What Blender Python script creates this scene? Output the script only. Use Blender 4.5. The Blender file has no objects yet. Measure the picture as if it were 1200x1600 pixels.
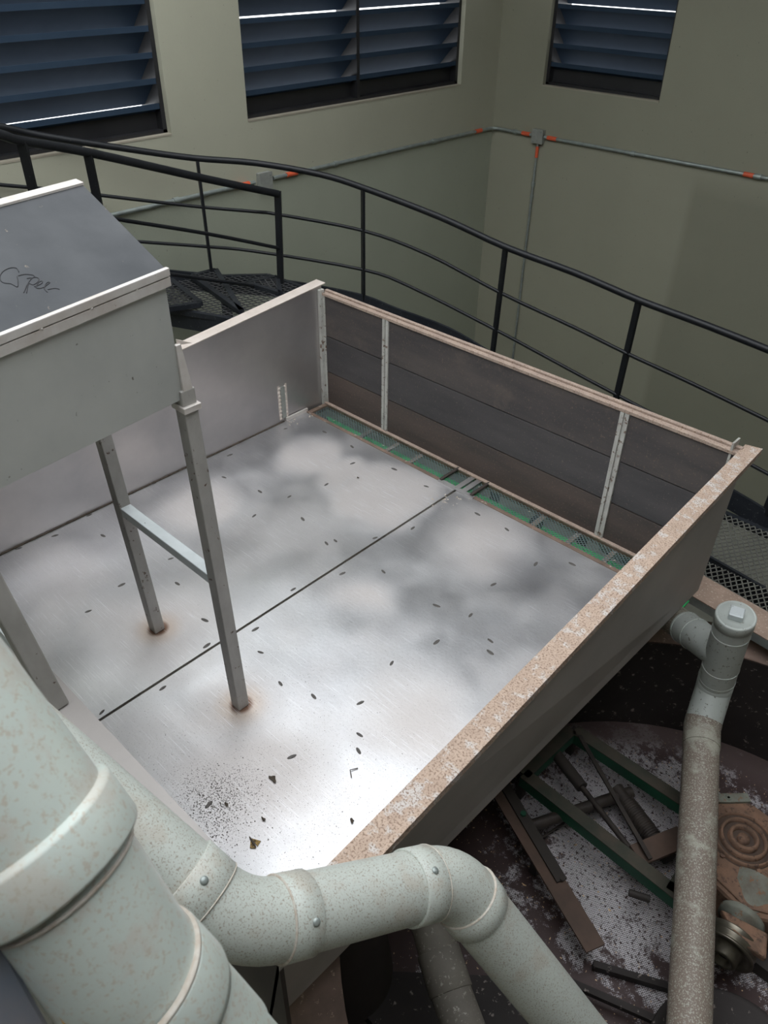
import bpy, bmesh, math, random
from mathutils import Vector, Matrix
random.seed(7)
sc = bpy.context.scene
C = sc.collection
V = Vector

# ---------------------------------------------------------------- camera, sky, lights, exposure
cam_d = bpy.data.cameras.new('camera')
cam = bpy.data.objects.new('camera', cam_d); C.objects.link(cam)
right = V((0.7258, 0.6879, 0.0109)); down = V((0.4161, -0.4262, -0.8033)); fwd = V((-0.5479, 0.5875, -0.5955))
M = Matrix((right, -down, -fwd)).transposed().to_4x4()
M.translation = V((0, 0, 2.8))
cam.matrix_world = M
cam_d.sensor_fit = 'VERTICAL'; cam_d.sensor_height = 36.0; cam_d.sensor_width = 27.0
cam_d.lens = 1230 / 1600 * 36
cam_d.clip_start = 0.05
cam_d.dof.use_dof = True; cam_d.dof.focus_distance = 3.6; cam_d.dof.aperture_fstop = 9.0
sc.camera = cam

w = bpy.data.worlds.new('overcast_sky'); sc.world = w; w.use_nodes = True
bg = w.node_tree.nodes['Background']; bg.inputs[0].default_value = (0.93, 0.965, 1.0, 1); bg.inputs[1].default_value = 2.2
sc.view_settings.view_transform = 'Standard'; sc.view_settings.look = 'None'
sc.view_settings.exposure = 0.9; sc.view_settings.gamma = 1.0
sc.view_settings.use_curve_mapping = False

# ---------------------------------------------------------------- helpers
def tag(o, label=None, cat=None, group=None, kind=None):
    if label: o['label'] = label
    if cat: o['category'] = cat
    if group: o['group'] = group
    if kind: o['kind'] = kind
    return o
def thing(name, loc, label, cat, group=None):
    o = bpy.data.objects.new(name, None); C.objects.link(o); o.location = loc
    o.empty_display_size = .1
    return tag(o, label, cat, group)
def wloc(o):
    p = V((0, 0, 0))
    while o is not None:
        p += o.location; o = o.parent
    return p
class MB:
    def __init__(s): s.v = []; s.f = []; s.sm = []
    def add(s, vs, fs, smooth=False):
        n = len(s.v); s.v += [tuple(v) for v in vs]; s.f += [tuple(i + n for i in f) for f in fs]; s.sm += [smooth] * len(fs); return s
    def box(s, a, b):
        x0, y0, z0 = a; x1, y1, z1 = b
        return s.hexa([(x0, y0, z0), (x1, y0, z0), (x1, y1, z0), (x0, y1, z0), (x0, y0, z1), (x1, y0, z1), (x1, y1, z1), (x0, y1, z1)])
    def hexa(s, p):
        return s.add(p, [(0, 3, 2, 1), (4, 5, 6, 7), (0, 1, 5, 4), (1, 2, 6, 5), (2, 3, 7, 6), (3, 0, 4, 7)])
    def bar(s, a, b, wd, ht, up=(0, 0, 1)):
        a = V(a); b = V(b); d = (b - a).normalized(); u = V(up); r = d.cross(u)
        if r.length < 1e-4: r = d.cross(V((0, 1, 0)))
        r.normalize(); u = r.cross(d).normalized(); r = r * wd / 2; u = u * ht / 2
        return s.hexa([a - r - u, a + r - u, b + r - u, b - r - u, a - r + u, a + r + u, b + r + u, b - r + u])
    def slab(s, poly, t):                      # polygon with thickness vector t
        t = V(t); n = len(poly); p = [V(q) for q in poly]
        return s.add(p + [q + t for q in p], [tuple(range(n))[::-1], tuple(range(n, 2 * n))] + [(i, (i + 1) % n, n + (i + 1) % n, n + i) for i in range(n)])
    def tube(s, pts, r, seg=16, caps=True, smooth=True):
        pts = [V(p) for p in pts]; n = len(pts); rr = r if isinstance(r, (list, tuple)) else [r] * n
        d0 = (pts[1] - pts[0]).normalized(); u = d0.orthogonal().normalized(); vs = []
        for i, p in enumerate(pts):
            d = ((pts[min(i + 1, n - 1)] - pts[i]).normalized() + (pts[i] - pts[max(i - 1, 0)]).normalized())
            if d.length < 1e-6: d = d0
            d.normalize(); u = (u - d * u.dot(d)).normalized(); w_ = d.cross(u)
            for k in range(seg):
                a = 2 * math.pi * k / seg; vs.append(p + (u * math.cos(a) + w_ * math.sin(a)) * rr[i])
        fs = [(i * seg + k, i * seg + (k + 1) % seg, (i + 1) * seg + (k + 1) % seg, (i + 1) * seg + k) for i in range(n - 1) for k in range(seg)]
        s.add(vs, fs, smooth)
        if caps: s.add(vs[:seg], [tuple(range(seg))[::-1]]); s.add(vs[-seg:], [tuple(range(seg))])
        return s
    def lathe(s, base, axis, prof, seg=32, a0=0, a1=2 * math.pi, smooth=True):   # prof = [(radius, height along axis)]
        base = V(base); ax = V(axis).normalized(); u = ax.orthogonal().normalized()
        if abs(ax.z) > .99: u = V((1, 0, 0))
        w_ = ax.cross(u); full = abs(a1 - a0 - 2 * math.pi) < 1e-6; m = seg if full else seg + 1; vs = []
        for r, h in prof:
            for k in range(m):
                a = a0 + (a1 - a0) * k / seg; vs.append(base + ax * h + (u * math.cos(a) + w_ * math.sin(a)) * r)
        fs = []
        for i in range(len(prof) - 1):
            for k in range(seg):
                k2 = (k + 1) % m; fs.append((i * m + k, i * m + k2, (i + 1) * m + k2, (i + 1) * m + k))
        return s.add(vs, fs, smooth)
    def build(s, name, m, parent=None, bevel=0, kind=None):
        o_ = wloc(parent) if parent else V((0, 0, 0))
        me = bpy.data.meshes.new(name)
        if parent is None and kind != 'structure':
            n = len(s.v); cx = sum(v[0] for v in s.v) / n; cy = sum(v[1] for v in s.v) / n; cz = min(v[2] for v in s.v); o_ = V((cx, cy, cz))
        me.from_pydata([tuple(V(v) - o_) for v in s.v], [], s.f)
        for p, sm in zip(me.polygons, s.sm): p.use_smooth = sm
        me.materials.append(m); me.update()
        o = bpy.data.objects.new(name, me); C.objects.link(o)
        if parent: o.parent = parent
        else: o.location = o_
        if bevel:
            b = o.modifiers.new('bevel', 'BEVEL'); b.width = bevel; b.segments = 2; b.limit_method = 'ANGLE'; b.angle_limit = math.radians(50)
        if kind: o['kind'] = kind
        return o
def smooth_path(pts, n=4):                     # Catmull-Rom
    pts = [V(p) for p in pts]; out = []
    for i in range(len(pts) - 1):
        p0 = pts[max(i - 1, 0)]; p1 = pts[i]; p2 = pts[i + 1]; p3 = pts[min(i + 2, len(pts) - 1)]
        for k in range(n):
            t = k / n
            out.append(.5 * ((2 * p1) + (p2 - p0) * t + (2 * p0 - 5 * p1 + 4 * p2 - p3) * t * t + (3 * p1 - p0 - 3 * p2 + p3) * t ** 3))
    return out + [pts[-1]]
def bend(a, c, b, t=.5, n=6):                  # rounded corner from a over c to b
    a, c, b = V(a), V(c), V(b); p = c + (a - c).normalized() * t; q = c + (b - c).normalized() * t
    return [p * (1 - s) ** 2 + c * 2 * s * (1 - s) + q * s * s for s in [k / n for k in range(n + 1)]]

# ---------------------------------------------------------------- materials
def nt(m): return m.node_tree.nodes, m.node_tree.links
def mat(name, c1, c2=None, rough=.6, rough2=None, metal=0., scale=4., speck=None, speck_amt=.0, speck_scale=60., bump=0., bump_scale=40., streak=None, patch=None, patch_amt=.5, patch_scale=3., spec=.5, detail=6):
    m = bpy.data.materials.new(name); m.use_nodes = True; N, L = nt(m)
    b = N['Principled BSDF']; tc = N.new('ShaderNodeTexCoord'); co = tc.outputs['Object']
    if streak:
        mp = N.new('ShaderNodeMapping'); mp.inputs['Scale'].default_value = streak; L.new(co, mp.inputs[0]); sco = mp.outputs[0]
    else: sco = co
    def noise(s, coord=None, d=detail, r=.6):
        n = N.new('ShaderNodeTexNoise'); n.inputs['Scale'].default_value = s; n.inputs['Detail'].default_value = d; n.inputs['Roughness'].default_value = r
        L.new(coord or co, n.inputs['Vector']); return n.outputs['Fac']
    def ramp(f, a, b_):
        r = N.new('ShaderNodeMapRange'); r.inputs['From Min'].default_value = a; r.inputs['From Max'].default_value = b_; L.new(f, r.inputs['Value']); return r.outputs[0]
    def mix(f, a, b_):
        x = N.new('ShaderNodeMix'); x.data_type = 'RGBA'; L.new(f, x.inputs['Factor'])
        for s_, v in ((6, a), (7, b_)):
            if isinstance(v, tuple): x.inputs[s_].default_value = (*v, 1)
            else: L.new(v, x.inputs[s_])
        return x.outputs[2]
    base = noise(scale, sco)
    f = ramp(base, .32, .68)
    col = mix(f, c1, c2 or c1)
    if patch:
        pf = ramp(noise(patch_scale, None, 8, .65), .62 - patch_amt * .3, .68 - patch_amt * .22); col = mix(pf, col, patch)
    if speck:
        sf = ramp(noise(speck_scale, None, 3, .7), .72 - speck_amt * .35, .78 - speck_amt * .3); col = mix(sf, col, speck)
    L.new(col, b.inputs['Base Color'])
    b.inputs['Metallic'].default_value = metal; b.inputs['Specular IOR Level'].default_value = spec
    if rough2 is not None:
        r = N.new('ShaderNodeMapRange'); r.inputs['From Min'].default_value = .35; r.inputs['From Max'].default_value = .65
        r.inputs['To Min'].default_value = rough; r.inputs['To Max'].default_value = rough2
        L.new(noise(scale * 1.7, sco), r.inputs['Value']); L.new(r.outputs[0], b.inputs['Roughness'])
    else: b.inputs['Roughness'].default_value = rough
    if bump:
        bp = N.new('ShaderNodeBump'); bp.inputs['Strength'].default_value = bump; bp.inputs['Distance'].default_value = .01
        L.new(noise(bump_scale, sco), bp.inputs['Height']); L.new(bp.outputs[0], b.inputs['Normal'])
    return m

def wall_mat(name, c, lower, patch_x=None):
    """painted plaster: the repainted zone below the conduit (z < 1.07) is a slightly different grey"""
    m = mat(name, c, tuple(x * .93 for x in c), rough=.75, scale=1.3, speck=tuple(x * .45 for x in c), speck_amt=.12, speck_scale=35, bump=.15, bump_scale=25)
    N, L = nt(m); b = N['Principled BSDF']; src = b.inputs['Base Color'].links[0].from_socket
    g = N.new('ShaderNodeNewGeometry'); sp = N.new('ShaderNodeSeparateXYZ'); L.new(g.outputs['Position'], sp.inputs[0])
    r = N.new('ShaderNodeMapRange'); r.inputs['From Min'].default_value = 1.06; r.inputs['From Max'].default_value = 1.02; L.new(sp.outputs['Z'], r.inputs['Value'])
    x = N.new('ShaderNodeMix'); x.data_type = 'RGBA'; x.blend_type = 'MULTIPLY'; x.inputs[7].default_value = (*lower, 1)
    L.new(r.outputs[0], x.inputs['Factor']); L.new(src, x.inputs[6]); out = x.outputs[2]
    if patch_x is not None:      # older, darker coat of paint on the right part of the lower wall
        r1 = N.new('ShaderNodeMapRange'); r1.inputs['From Min'].default_value = patch_x - .04; r1.inputs['From Max'].default_value = patch_x + .04; L.new(sp.outputs['X'], r1.inputs['Value'])
        r2 = N.new('ShaderNodeMapRange'); r2.inputs['From Min'].default_value = 1.0; r2.inputs['From Max'].default_value = .8; L.new(sp.outputs['Z'], r2.inputs['Value'])
        mm = N.new('ShaderNodeMath'); mm.operation = 'MULTIPLY'; L.new(r1.outputs[0], mm.inputs[0]); L.new(r2.outputs[0], mm.inputs[1])
        y = N.new('ShaderNodeMix'); y.data_type = 'RGBA'; y.blend_type = 'MULTIPLY'; y.inputs[7].default_value = (.80, .80, .79, 1); L.new(mm.outputs[0], y.inputs['Factor']); L.new(out, y.inputs[6]); out = y.outputs[2]
    L.new(out, b.inputs['Base Color'])
    return m
M_wall_l = wall_mat('wall_paint_left', (.385, .38, .295), (.90, .96, .98))
M_wall_b = wall_mat('wall_paint_back', (.265, .26, .195), (1.12, 1.12, 1.14), -3.22)  # wall paint darkened: shade under the roof is put into the colour
M_wall_o = mat('wall_paint_dull', (.42, .41, .34), (.38, .37, .30), rough=.8)
M_ceil = mat('ceiling_paint', (.16, .16, .15), (.12, .12, .11), rough=.9)
M_conc = mat('concrete', (.25, .25, .21), (.18, .18, .15), rough=.9, scale=2, bump=.3)
M_black = mat('black_paint', (.008, .009, .011), (.013, .014, .016), rough=.42, spec=.3, scale=8, speck=(.10, .10, .10), speck_amt=.12, speck_scale=90)
M_blacksteel = mat('black_steel', (.010, .012, .017), (.022, .025, .03), rough=.5, spec=.35, scale=5, speck=(.12, .12, .12), speck_amt=.25, speck_scale=60)
M_louver = mat('louver_paint', (.024, .040, .064), (.030, .048, .074), rough=.7, spec=.08, scale=3)
M_lframe = mat('louver_frame', (.012, .012, .014), (.02, .02, .022), rough=.45)
M_sill = mat('sill_trim', (.36, .33, .26), (.30, .27, .21), rough=.8)
M_conduit = mat('conduit_metal', (.36, .40, .38), (.25, .28, .27), rough=.45, metal=.5, scale=12)
M_box = mat('junction_box', (.33, .34, .31), (.27, .28, .26), rough=.55, metal=.3, scale=20)
M_orange = mat('orange_tape', (.72, .12, .05), (.60, .10, .04), rough=.5)
M_sheet = mat('galvanised_sheet', (.52, .50, .49), (.42, .41, .41), rough=.36, rough2=.55, metal=.85, scale=2.2, speck=(.20, .18, .16), speck_amt=.22, speck_scale=45)
M_sheet_far = mat('stained_sheet', (.58, .545, .53), (.42, .40, .40), rough=.3, rough2=.45, metal=.8, scale=1.4)
M_flange = mat('dusty_flange', (.48, .365, .285), (.39, .29, .225), rough=.85, scale=14, speck=(.22, .15, .11), speck_amt=.6, speck_scale=150, patch=(.52, .48, .45), patch_amt=.36, patch_scale=22, bump=.2, bump_scale=90)
M_flange_l = mat('pale_flange', (.72, .64, .58), (.62, .54, .48), rough=.55, metal=.2, scale=10)
M_outer = mat('outer_sheet', (.42, .39, .37), (.36, .335, .32), rough=.55, metal=.1, scale=2.5, speck=(.35, .34, .33), speck_amt=.15, speck_scale=50)
M_hopper = mat('hopper_steel', (.50, .51, .48), (.42, .43, .41), rough=.42, rough2=.58, metal=.45, scale=2.2, speck=(.16, .14, .12), speck_amt=.1, speck_scale=30)
M_lid = mat('hopper_lid_steel', (.055, .058, .062), (.035, .038, .042), rough=.45, rough2=.6, spec=.3, metal=.3, scale=3, speck=(.20, .17, .13), speck_amt=.06, speck_scale=30)
M_rim = mat('hopper_rim', (.66, .63, .60), (.55, .50, .46), rough=.45, metal=.4, scale=12, speck=(.35, .22, .15), speck_amt=.1)
M_leg = mat('chipped_leg_paint', (.40, .385, .36), (.30, .29, .27), rough=.5, metal=.25, scale=9, speck=(.09, .055, .035), speck_amt=.22, speck_scale=28, streak=(1, 1, .5))
M_brace = mat('brace_paint', (.62, .66, .67), (.54, .58, .59), rough=.45, metal=.2, scale=12, speck=(.10, .13, .10), speck_amt=.2, speck_scale=35)
M_rust = mat('rust', (.16, .055, .02), (.07, .03, .015), rough=.9, scale=30)
M_plank = mat('dark_plank', (.085, .072, .066), (.045, .041, .043), rough=.6, scale=2.2, streak=(.7, 1, 3.2), speck=(.15, .11, .08), speck_amt=.3, speck_scale=90, patch=(.10, .082, .07), patch_amt=.2, patch_scale=2.0, bump=.25, bump_scale=60)
M_post = mat('flaking_post_paint', (.50, .50, .46), (.38, .37, .34), rough=.6, metal=.1, scale=12, speck=(.13, .08, .05), speck_amt=.42, speck_scale=30)
M_trough = mat('rusty_trough', (.20, .135, .10), (.11, .075, .055), rough=.7, scale=9, speck=(.48, .43, .38), speck_amt=.32, speck_scale=12)
M_mesh = mat('drain_mesh', (.21, .27, .27), (.13, .18, .19), rough=.45, metal=.4, scale=5)
M_green = mat('green_channel', (.05, .62, .14), (.03, .42, .14), rough=.6, scale=4)
M_tread = mat('expanded_mesh', (.045, .047, .052), (.075, .075, .075), rough=.55, scale=4)
M_treadr = mat('platform_mesh', (.17, .17, .145), (.10, .10, .09), rough=.7, scale=4)
M_pvc = mat('pale_pvc', (.47, .50, .455), (.42, .445, .41), rough=.45, scale=3, speck=(.27, .235, .19), speck_amt=.50, speck_scale=230, patch=(.42, .41, .36), patch_amt=.30, patch_scale=9)
M_pvc_big = mat('pale_pvc_near', (.47, .51, .46), (.42, .47, .44), rough=.4, scale=5, speck=(.41, .38, .32), speck_amt=.50, speck_scale=140, patch=(.445, .44, .395), patch_amt=.38, patch_scale=12)
M_pvc_dirty = mat('brown_stained_pvc', (.24, .19, .155), (.20, .16, .13), rough=.6, scale=4, speck=(.46, .45, .38), speck_amt=.55, speck_scale=150, patch=(.40, .385, .32), patch_amt=.28, patch_scale=4)
M_pvc_dark = mat('dusty_pvc', (.22, .20, .17), (.15, .135, .115), rough=.7, scale=5, speck=(.40, .38, .33), speck_amt=.35, speck_scale=60)
M_tee = mat('tee_pvc', (.50, .53, .50), (.44, .47, .44), rough=.45, scale=5, speck=(.14, .13, .10), speck_amt=.3, speck_scale=45)
M_pvc_glue = mat('rusty_glue_line', (.50, .48, .43), (.36, .30, .24), rough=.8, scale=60)
M_beam = mat('dusty_beam', (.42, .30, .235), (.32, .23, .18), rough=.9, scale=10, speck=(.60, .50, .40), speck_amt=.4, speck_scale=70)
M_rim_c = mat('dusty_rim', (.26, .18, .145), (.19, .135, .11), rough=.9, scale=9, speck=(.55, .42, .32), speck_amt=.3, speck_scale=45)
M_dark = mat('dark_tank_side', (.022, .018, .017), (.035, .028, .026), rough=.75, scale=4, speck=(.26, .22, .20), speck_amt=.28, speck_scale=26)
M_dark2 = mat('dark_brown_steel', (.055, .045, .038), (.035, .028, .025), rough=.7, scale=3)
M_darkgreen = mat('dark_green_steel', (.010, .11, .055), (.012, .07, .04), rough=.6, scale=4)
M_dustgreen = mat('dusty_green_steel', (.10, .082, .062), (.055, .06, .045), rough=.8, scale=8)
M_rod = mat('dirty_rod', (.07, .055, .045), (.04, .033, .03), rough=.6, metal=.3, scale=12)
M_rustplate = mat('rusty_flat_bar', (.16, .10, .075), (.10, .07, .055), rough=.8, scale=6)
M_gear = mat('rusty_casting', (.24, .135, .085), (.13, .08, .055), rough=.85, scale=12, speck=(.09, .055, .04), speck_amt=.45, speck_scale=35, bump=.5, bump_scale=45)
M_gear_d = mat('dark_casting', (.10, .065, .045), (.06, .042, .034), rough=.9, scale=20)
M_gearg = mat('grey_green_casting', (.22, .24, .20), (.12, .10, .075), rough=.7, scale=9, speck=(.20, .10, .05), speck_amt=.4, speck_scale=30)
M_pulley = mat('worn_pulley', (.22, .20, .16), (.11, .095, .07), rough=.38, metal=.8, scale=10)
M_ink = mat('marker_ink', (.012, .012, .015), rough=.6)
M_weld = mat('weld_mark', (.075, .068, .062), (.13, .12, .11), rough=.6, metal=.3, scale=60)
M_crumb = mat('dark_crumbs', (.04, .03, .022), (.09, .07, .05), rough=.9, scale=40)
M_pale = mat('pale_grit', (.70, .62, .52), (.55, .48, .40), rough=.9, scale=40)
M_moth = mat('moth_wing', (.45, .30, .09), (.05, .03, .015), rough=.8, scale=120, detail=1)
M_soil = mat('dark_void', (.012, .011, .010), (.02, .018, .016), rough=.9)
M_yellow = mat('yellow_rust', (.40, .22, .04), (.16, .09, .03), rough=.9, scale=30)
M_blue = mat('blue_grey_steel', (.13, .145, .175), (.20, .17, .16), rough=.5, metal=.3, scale=6)

def floor_material():
    """brushed stainless sheet with dull dusty patches, rust blooms at the legs, fine scratches, soft dents"""
    m = bpy.data.materials.new('tray_floor_steel'); m.use_nodes = True; N, L = nt(m); b = N['Principled BSDF']
    g = N.new('ShaderNodeNewGeometry'); P = g.outputs['Position']
    def noise(s, coord=P, d=6, r=.6):
        n = N.new('ShaderNodeTexNoise'); n.inputs['Scale'].default_value = s; n.inputs['Detail'].default_value = d; n.inputs['Roughness'].default_value = r
        L.new(coord, n.inputs['Vector']); return n.outputs['Fac']
    def rng(f, a, b_, c=0., d=1., sm=False):
        r = N.new('ShaderNodeMapRange'); r.inputs['From Min'].default_value = a; r.inputs['From Max'].default_value = b_; r.inputs['To Min'].default_value = c; r.inputs['To Max'].default_value = d
        if sm: r.interpolation_type = 'SMOOTHSTEP'
        L.new(f, r.inputs['Value']); return r.outputs[0]
    def math_(op, a, b_):
        x = N.new('ShaderNodeMath'); x.operation = op
        for i, v in enumerate((a, b_)):
            if isinstance(v, (int, float)): x.inputs[i].default_value = v
            else: L.new(v, x.inputs[i])
        return x.outputs[0]
    def mix(f, a, b_):
        x = N.new('ShaderNodeMix'); x.data_type = 'RGBA'; L.new(f, x.inputs['Factor'])
        for s_, v in ((6, a), (7, b_)):
            if isinstance(v, tuple): x.inputs[s_].default_value = (*v, 1)
            else: L.new(v, x.inputs[s_])
        return x.outputs[2]
    warp = N.new('ShaderNodeTexNoise'); warp.inputs['Scale'].default_value = 1.6; warp.inputs['Detail'].default_value = 2; L.new(P, warp.inputs['Vector'])
    wv = N.new('ShaderNodeVectorMath'); wv.operation = 'MULTIPLY_ADD'; wv.inputs[1].default_value = (.5, .5, 0); L.new(warp.outputs['Color'], wv.inputs[0]); L.new(P, wv.inputs[2])
    ws = N.new('ShaderNodeVectorMath'); ws.operation = 'SUBTRACT'; ws.inputs[1].default_value = (.25, .25, 0); L.new(wv.outputs[0], ws.inputs[0]); WP = ws.outputs[0]
    def blob(x, y, r0, r1, src=WP):
        d = N.new('ShaderNodeVectorMath'); d.operation = 'DISTANCE'; d.inputs[1].default_value = (x, y, 0); L.new(src, d.inputs[0])
        return rng(d.outputs['Value'], r1, r0, 0, 1, True)
    dust = None
    for x, y, r0, r1 in [(-3.32, 2.86, .12, .30), (-3.05, 2.90, .10, .28), (-2.72, 2.90, .20, .42), (-3.45, 2.10, .1, .38), (-2.02, 2.93, .05, .42), (-2.72, 1.30, .05, .50), (-2.05, 1.27, .05, .36), (-2.15, 2.14, .03, .26), (-1.42, 1.82, .05, .45), (-1.65, 1.1, .1, .55)]:
        bl = blob(x, y, r0, r1); dust = bl if dust is None else math_('MAXIMUM', dust, bl)
    patchy = rng(noise(1.5, P, 5, .5), .45, .6)
    dustf = math_('MAXIMUM', math_('MULTIPLY', dust, .85), math_('MULTIPLY', patchy, .35))
    base = mix(rng(noise(2.2), .35, .65), (.64, .64, .65), (.54, .54, .555))
    base = mix(math_('MULTIPLY', dustf, .75), base, (.60, .545, .515))
    # rust blooms round the two leg feet
    for x, y in ((-2.711, 1.276), (-2.04, 1.266)):
        base = mix(math_('MULTIPLY', blob(x, y, .03, .15, P), .38), base, (.52, .33, .17))
        base = mix(math_('MULTIPLY', blob(x, y, .036, .062, P), .85), base, (.13, .045, .015))
    # fine soot specks, denser at the near left corner
    dens = math_('ADD', math_('MULTIPLY', blob(-1.70, .87, .02, .26), .10), math_('MULTIPLY', blob(-1.6, .95, .1, 1.1), .055))
    th = math_('SUBTRACT', .735, dens)
    sp = math_('GREATER_THAN', noise(170, P, 2, .5), th)
    base = mix(math_('MULTIPLY', sp, .85), base, (.07, .055, .05))
    sp2 = math_('GREATER_THAN', noise(240, P, 1, .5), math_('SUBTRACT', .70, math_('MULTIPLY', dens, .3)))
    base = mix(math_('MULTIPLY', sp2, .5), base, (.22, .20, .19))
    # scratches: stretched noise
    mp = N.new('ShaderNodeMapping'); mp.inputs['Rotation'].default_value = (0, 0, math.radians(-38)); mp.inputs['Scale'].default_value = (3.5, 150, 1); L.new(P, mp.inputs[0])
    sc1 = rng(noise(1.5, mp.outputs[0], 3, .7), .56, .68)
    base = mix(math_('MULTIPLY', math_('MULTIPLY', sc1, rng(noise(4, P, 3), .36, .56)), .75), base, (.80, .80, .82))
    L.new(base, b.inputs['Base Color'])
    b.inputs['Metallic'].default_value = .9
    met = rng(dustf, 0, 1, .95, .55); L.new(met, b.inputs['Metallic'])
    ro = math_('ADD', rng(noise(2.6, P, 5), .35, .65, .32, .42), math_('MULTIPLY', dustf, .20)); L.new(ro, b.inputs['Roughness'])
    bp = N.new('ShaderNodeBump'); bp.inputs['Strength'].default_value = 1.0; bp.inputs['Distance'].default_value = .022
    L.new(noise(1.7, P, 1, .4), bp.inputs['Height'])
    bp2 = N.new('ShaderNodeBump'); bp2.inputs['Strength'].default_value = .25; bp2.inputs['Distance'].default_value = .002
    L.new(noise(60, P, 4, .6), bp2.inputs['Height']); L.new(bp.outputs[0], bp2.inputs['Normal'])
    L.new(bp2.outputs[0], b.inputs['Normal'])
    return m
M_floor = floor_material()

def perforated_material():
    """white-grey perforated sheet, far too fine to build, patchy with dark husk dust, tone darker away from a paler middle"""
    m = bpy.data.materials.new('perforated_sheet'); m.use_nodes = True; N, L = nt(m); b = N['Principled BSDF']
    g = N.new('ShaderNodeNewGeometry'); P = g.outputs['Position']
    mp = N.new('ShaderNodeMapping'); mp.inputs['Scale'].default_value = (120, 120, 1); mp.inputs['Rotation'].default_value = (0, 0, .5); L.new(P, mp.inputs[0])
    vo = N.new('ShaderNodeTexVoronoi'); vo.inputs['Scale'].default_value = 1; vo.inputs['Randomness'].default_value = .12; L.new(mp.outputs[0], vo.inputs['Vector'])
    def rng(f, a, b_, c=0., d=1.):
        r = N.new('ShaderNodeMapRange'); r.inputs['From Min'].default_value = a; r.inputs['From Max'].default_value = b_; r.inputs['To Min'].default_value = c; r.inputs['To Max'].default_value = d; L.new(f, r.inputs['Value']); return r.outputs[0]
    def noise(s, d=6, r=.65):
        n = N.new('ShaderNodeTexNoise'); n.inputs['Scale'].default_value = s; n.inputs['Detail'].default_value = d; n.inputs['Roughness'].default_value = r
        L.new(P, n.inputs['Vector']); return n.outputs['Fac']
    def mix(f, a, b_):
        x = N.new('ShaderNodeMix'); x.data_type = 'RGBA'; L.new(f, x.inputs['Factor'])
        for s_, v in ((6, a), (7, b_)):
            if isinstance(v, tuple): x.inputs[s_].default_value = (*v, 1)
            else: L.new(v, x.inputs[s_])
        return x.outputs[2]
    col = mix(rng(vo.outputs['Distance'], .28, .36), (.03, .02, .02), (.60, .57, .59))
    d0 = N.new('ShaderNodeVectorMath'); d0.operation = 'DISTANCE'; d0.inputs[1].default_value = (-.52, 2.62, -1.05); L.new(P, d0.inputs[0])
    ad = N.new('ShaderNodeMath'); ad.operation = 'ADD'; L.new(noise(7, 10, .8), ad.inputs[0]); L.new(rng(d0.outputs['Value'], .40, .90, -.07, .12), ad.inputs[1])  # dark tone grows denser with distance from the paler middle
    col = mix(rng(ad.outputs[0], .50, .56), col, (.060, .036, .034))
    col = mix(rng(noise(60, 3, .6), .56, .62), col, (.06, .035, .035))
    col = mix(rng(noise(70, 2, .5), .69, .72), col, (.65, .45, .25))
    # outer ring of the sheet is covered in brown dust
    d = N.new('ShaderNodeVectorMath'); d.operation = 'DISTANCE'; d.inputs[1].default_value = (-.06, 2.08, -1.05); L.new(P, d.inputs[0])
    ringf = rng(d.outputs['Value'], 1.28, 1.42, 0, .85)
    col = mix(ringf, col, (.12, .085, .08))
    L.new(col, b.inputs['Base Color']); b.inputs['Roughness'].default_value = .5; b.inputs['Metallic'].default_value = .2
    return m
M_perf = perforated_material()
M_flange_b = mat('brown_dusty_flange', (.40, .31, .25), (.30, .23, .19), rough=.85, scale=14, speck=(.20, .13, .09), speck_amt=.5, speck_scale=120)
M_plank2 = mat('dark_blue_plank', (.070, .064, .064), (.043, .040, .042), rough=.55, scale=2.2, streak=(.7, 1, 3.2), speck=(.15, .12, .10), speck_amt=.25, speck_scale=90, bump=.25, bump_scale=60)
M_plank3 = mat('brown_plank', (.090, .066, .056), (.052, .042, .038), rough=.6, scale=2.2, streak=(.7, 1, 3.2), speck=(.17, .12, .08), speck_amt=.35, speck_scale=80, bump=.25, bump_scale=60)

# ---------------------------------------------------------------- room shell
XL, YB, XR, YF, ZF, ZC = -5.6, 7.66, 4.2, -4.0, -2.4, 4.7
def wall_with_holes(name, m, axis, plane, t, u0, u1, z0, z1, holes):
    """solid wall slabs round rectangular holes; axis 'x' = plane of constant X"""
    mb = MB(); us = sorted({u0, u1} | {h[0] for h in holes} | {h[1] for h in holes})
    def add(a, b, c, d):
        lo, hi = min(plane, plane + t), max(plane, plane + t)
        if axis == 'x': mb.box((lo, a, c), (hi, b, d))
        else: mb.box((a, lo, c), (b, hi, d))
    for a, b in zip(us[:-1], us[1:]):
        hs = [h for h in holes if h[0] <= a + 1e-6 and h[1] >= b - 1e-6]
        if not hs: add(a, b, z0, z1)
        else:
            h = hs[0]; add(a, b, z0, h[2]); add(a, b, h[3], z1)
    return mb.build(name, m, kind='structure')
WINZ0, WINZ1 = 1.53, 3.1
wall_with_holes('wall_left', M_wall_l, 'x', XL, -.22, YF, YB + .22, ZF, ZC, [(.87, 3.6, WINZ0, WINZ1), (4.33, 7.06, WINZ0, WINZ1)])
wall_with_holes('wall_back', M_wall_b, 'y', YB, .22, XL, XR, ZF, ZC, [(-5.02, -3.73, WINZ0, WINZ1)])
wall_with_holes('wall_right', M_wall_o, 'x', XR, .2, YF, YB, ZF, ZC, [])
wall_with_holes('wall_front', M_wall_o, 'y', YF, -.2, XL, XR, ZF, ZC, [])
MB().box((XL, YF, ZF - .1), (XR, YB, ZF)).build('floor', M_conc, kind='structure')
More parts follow.
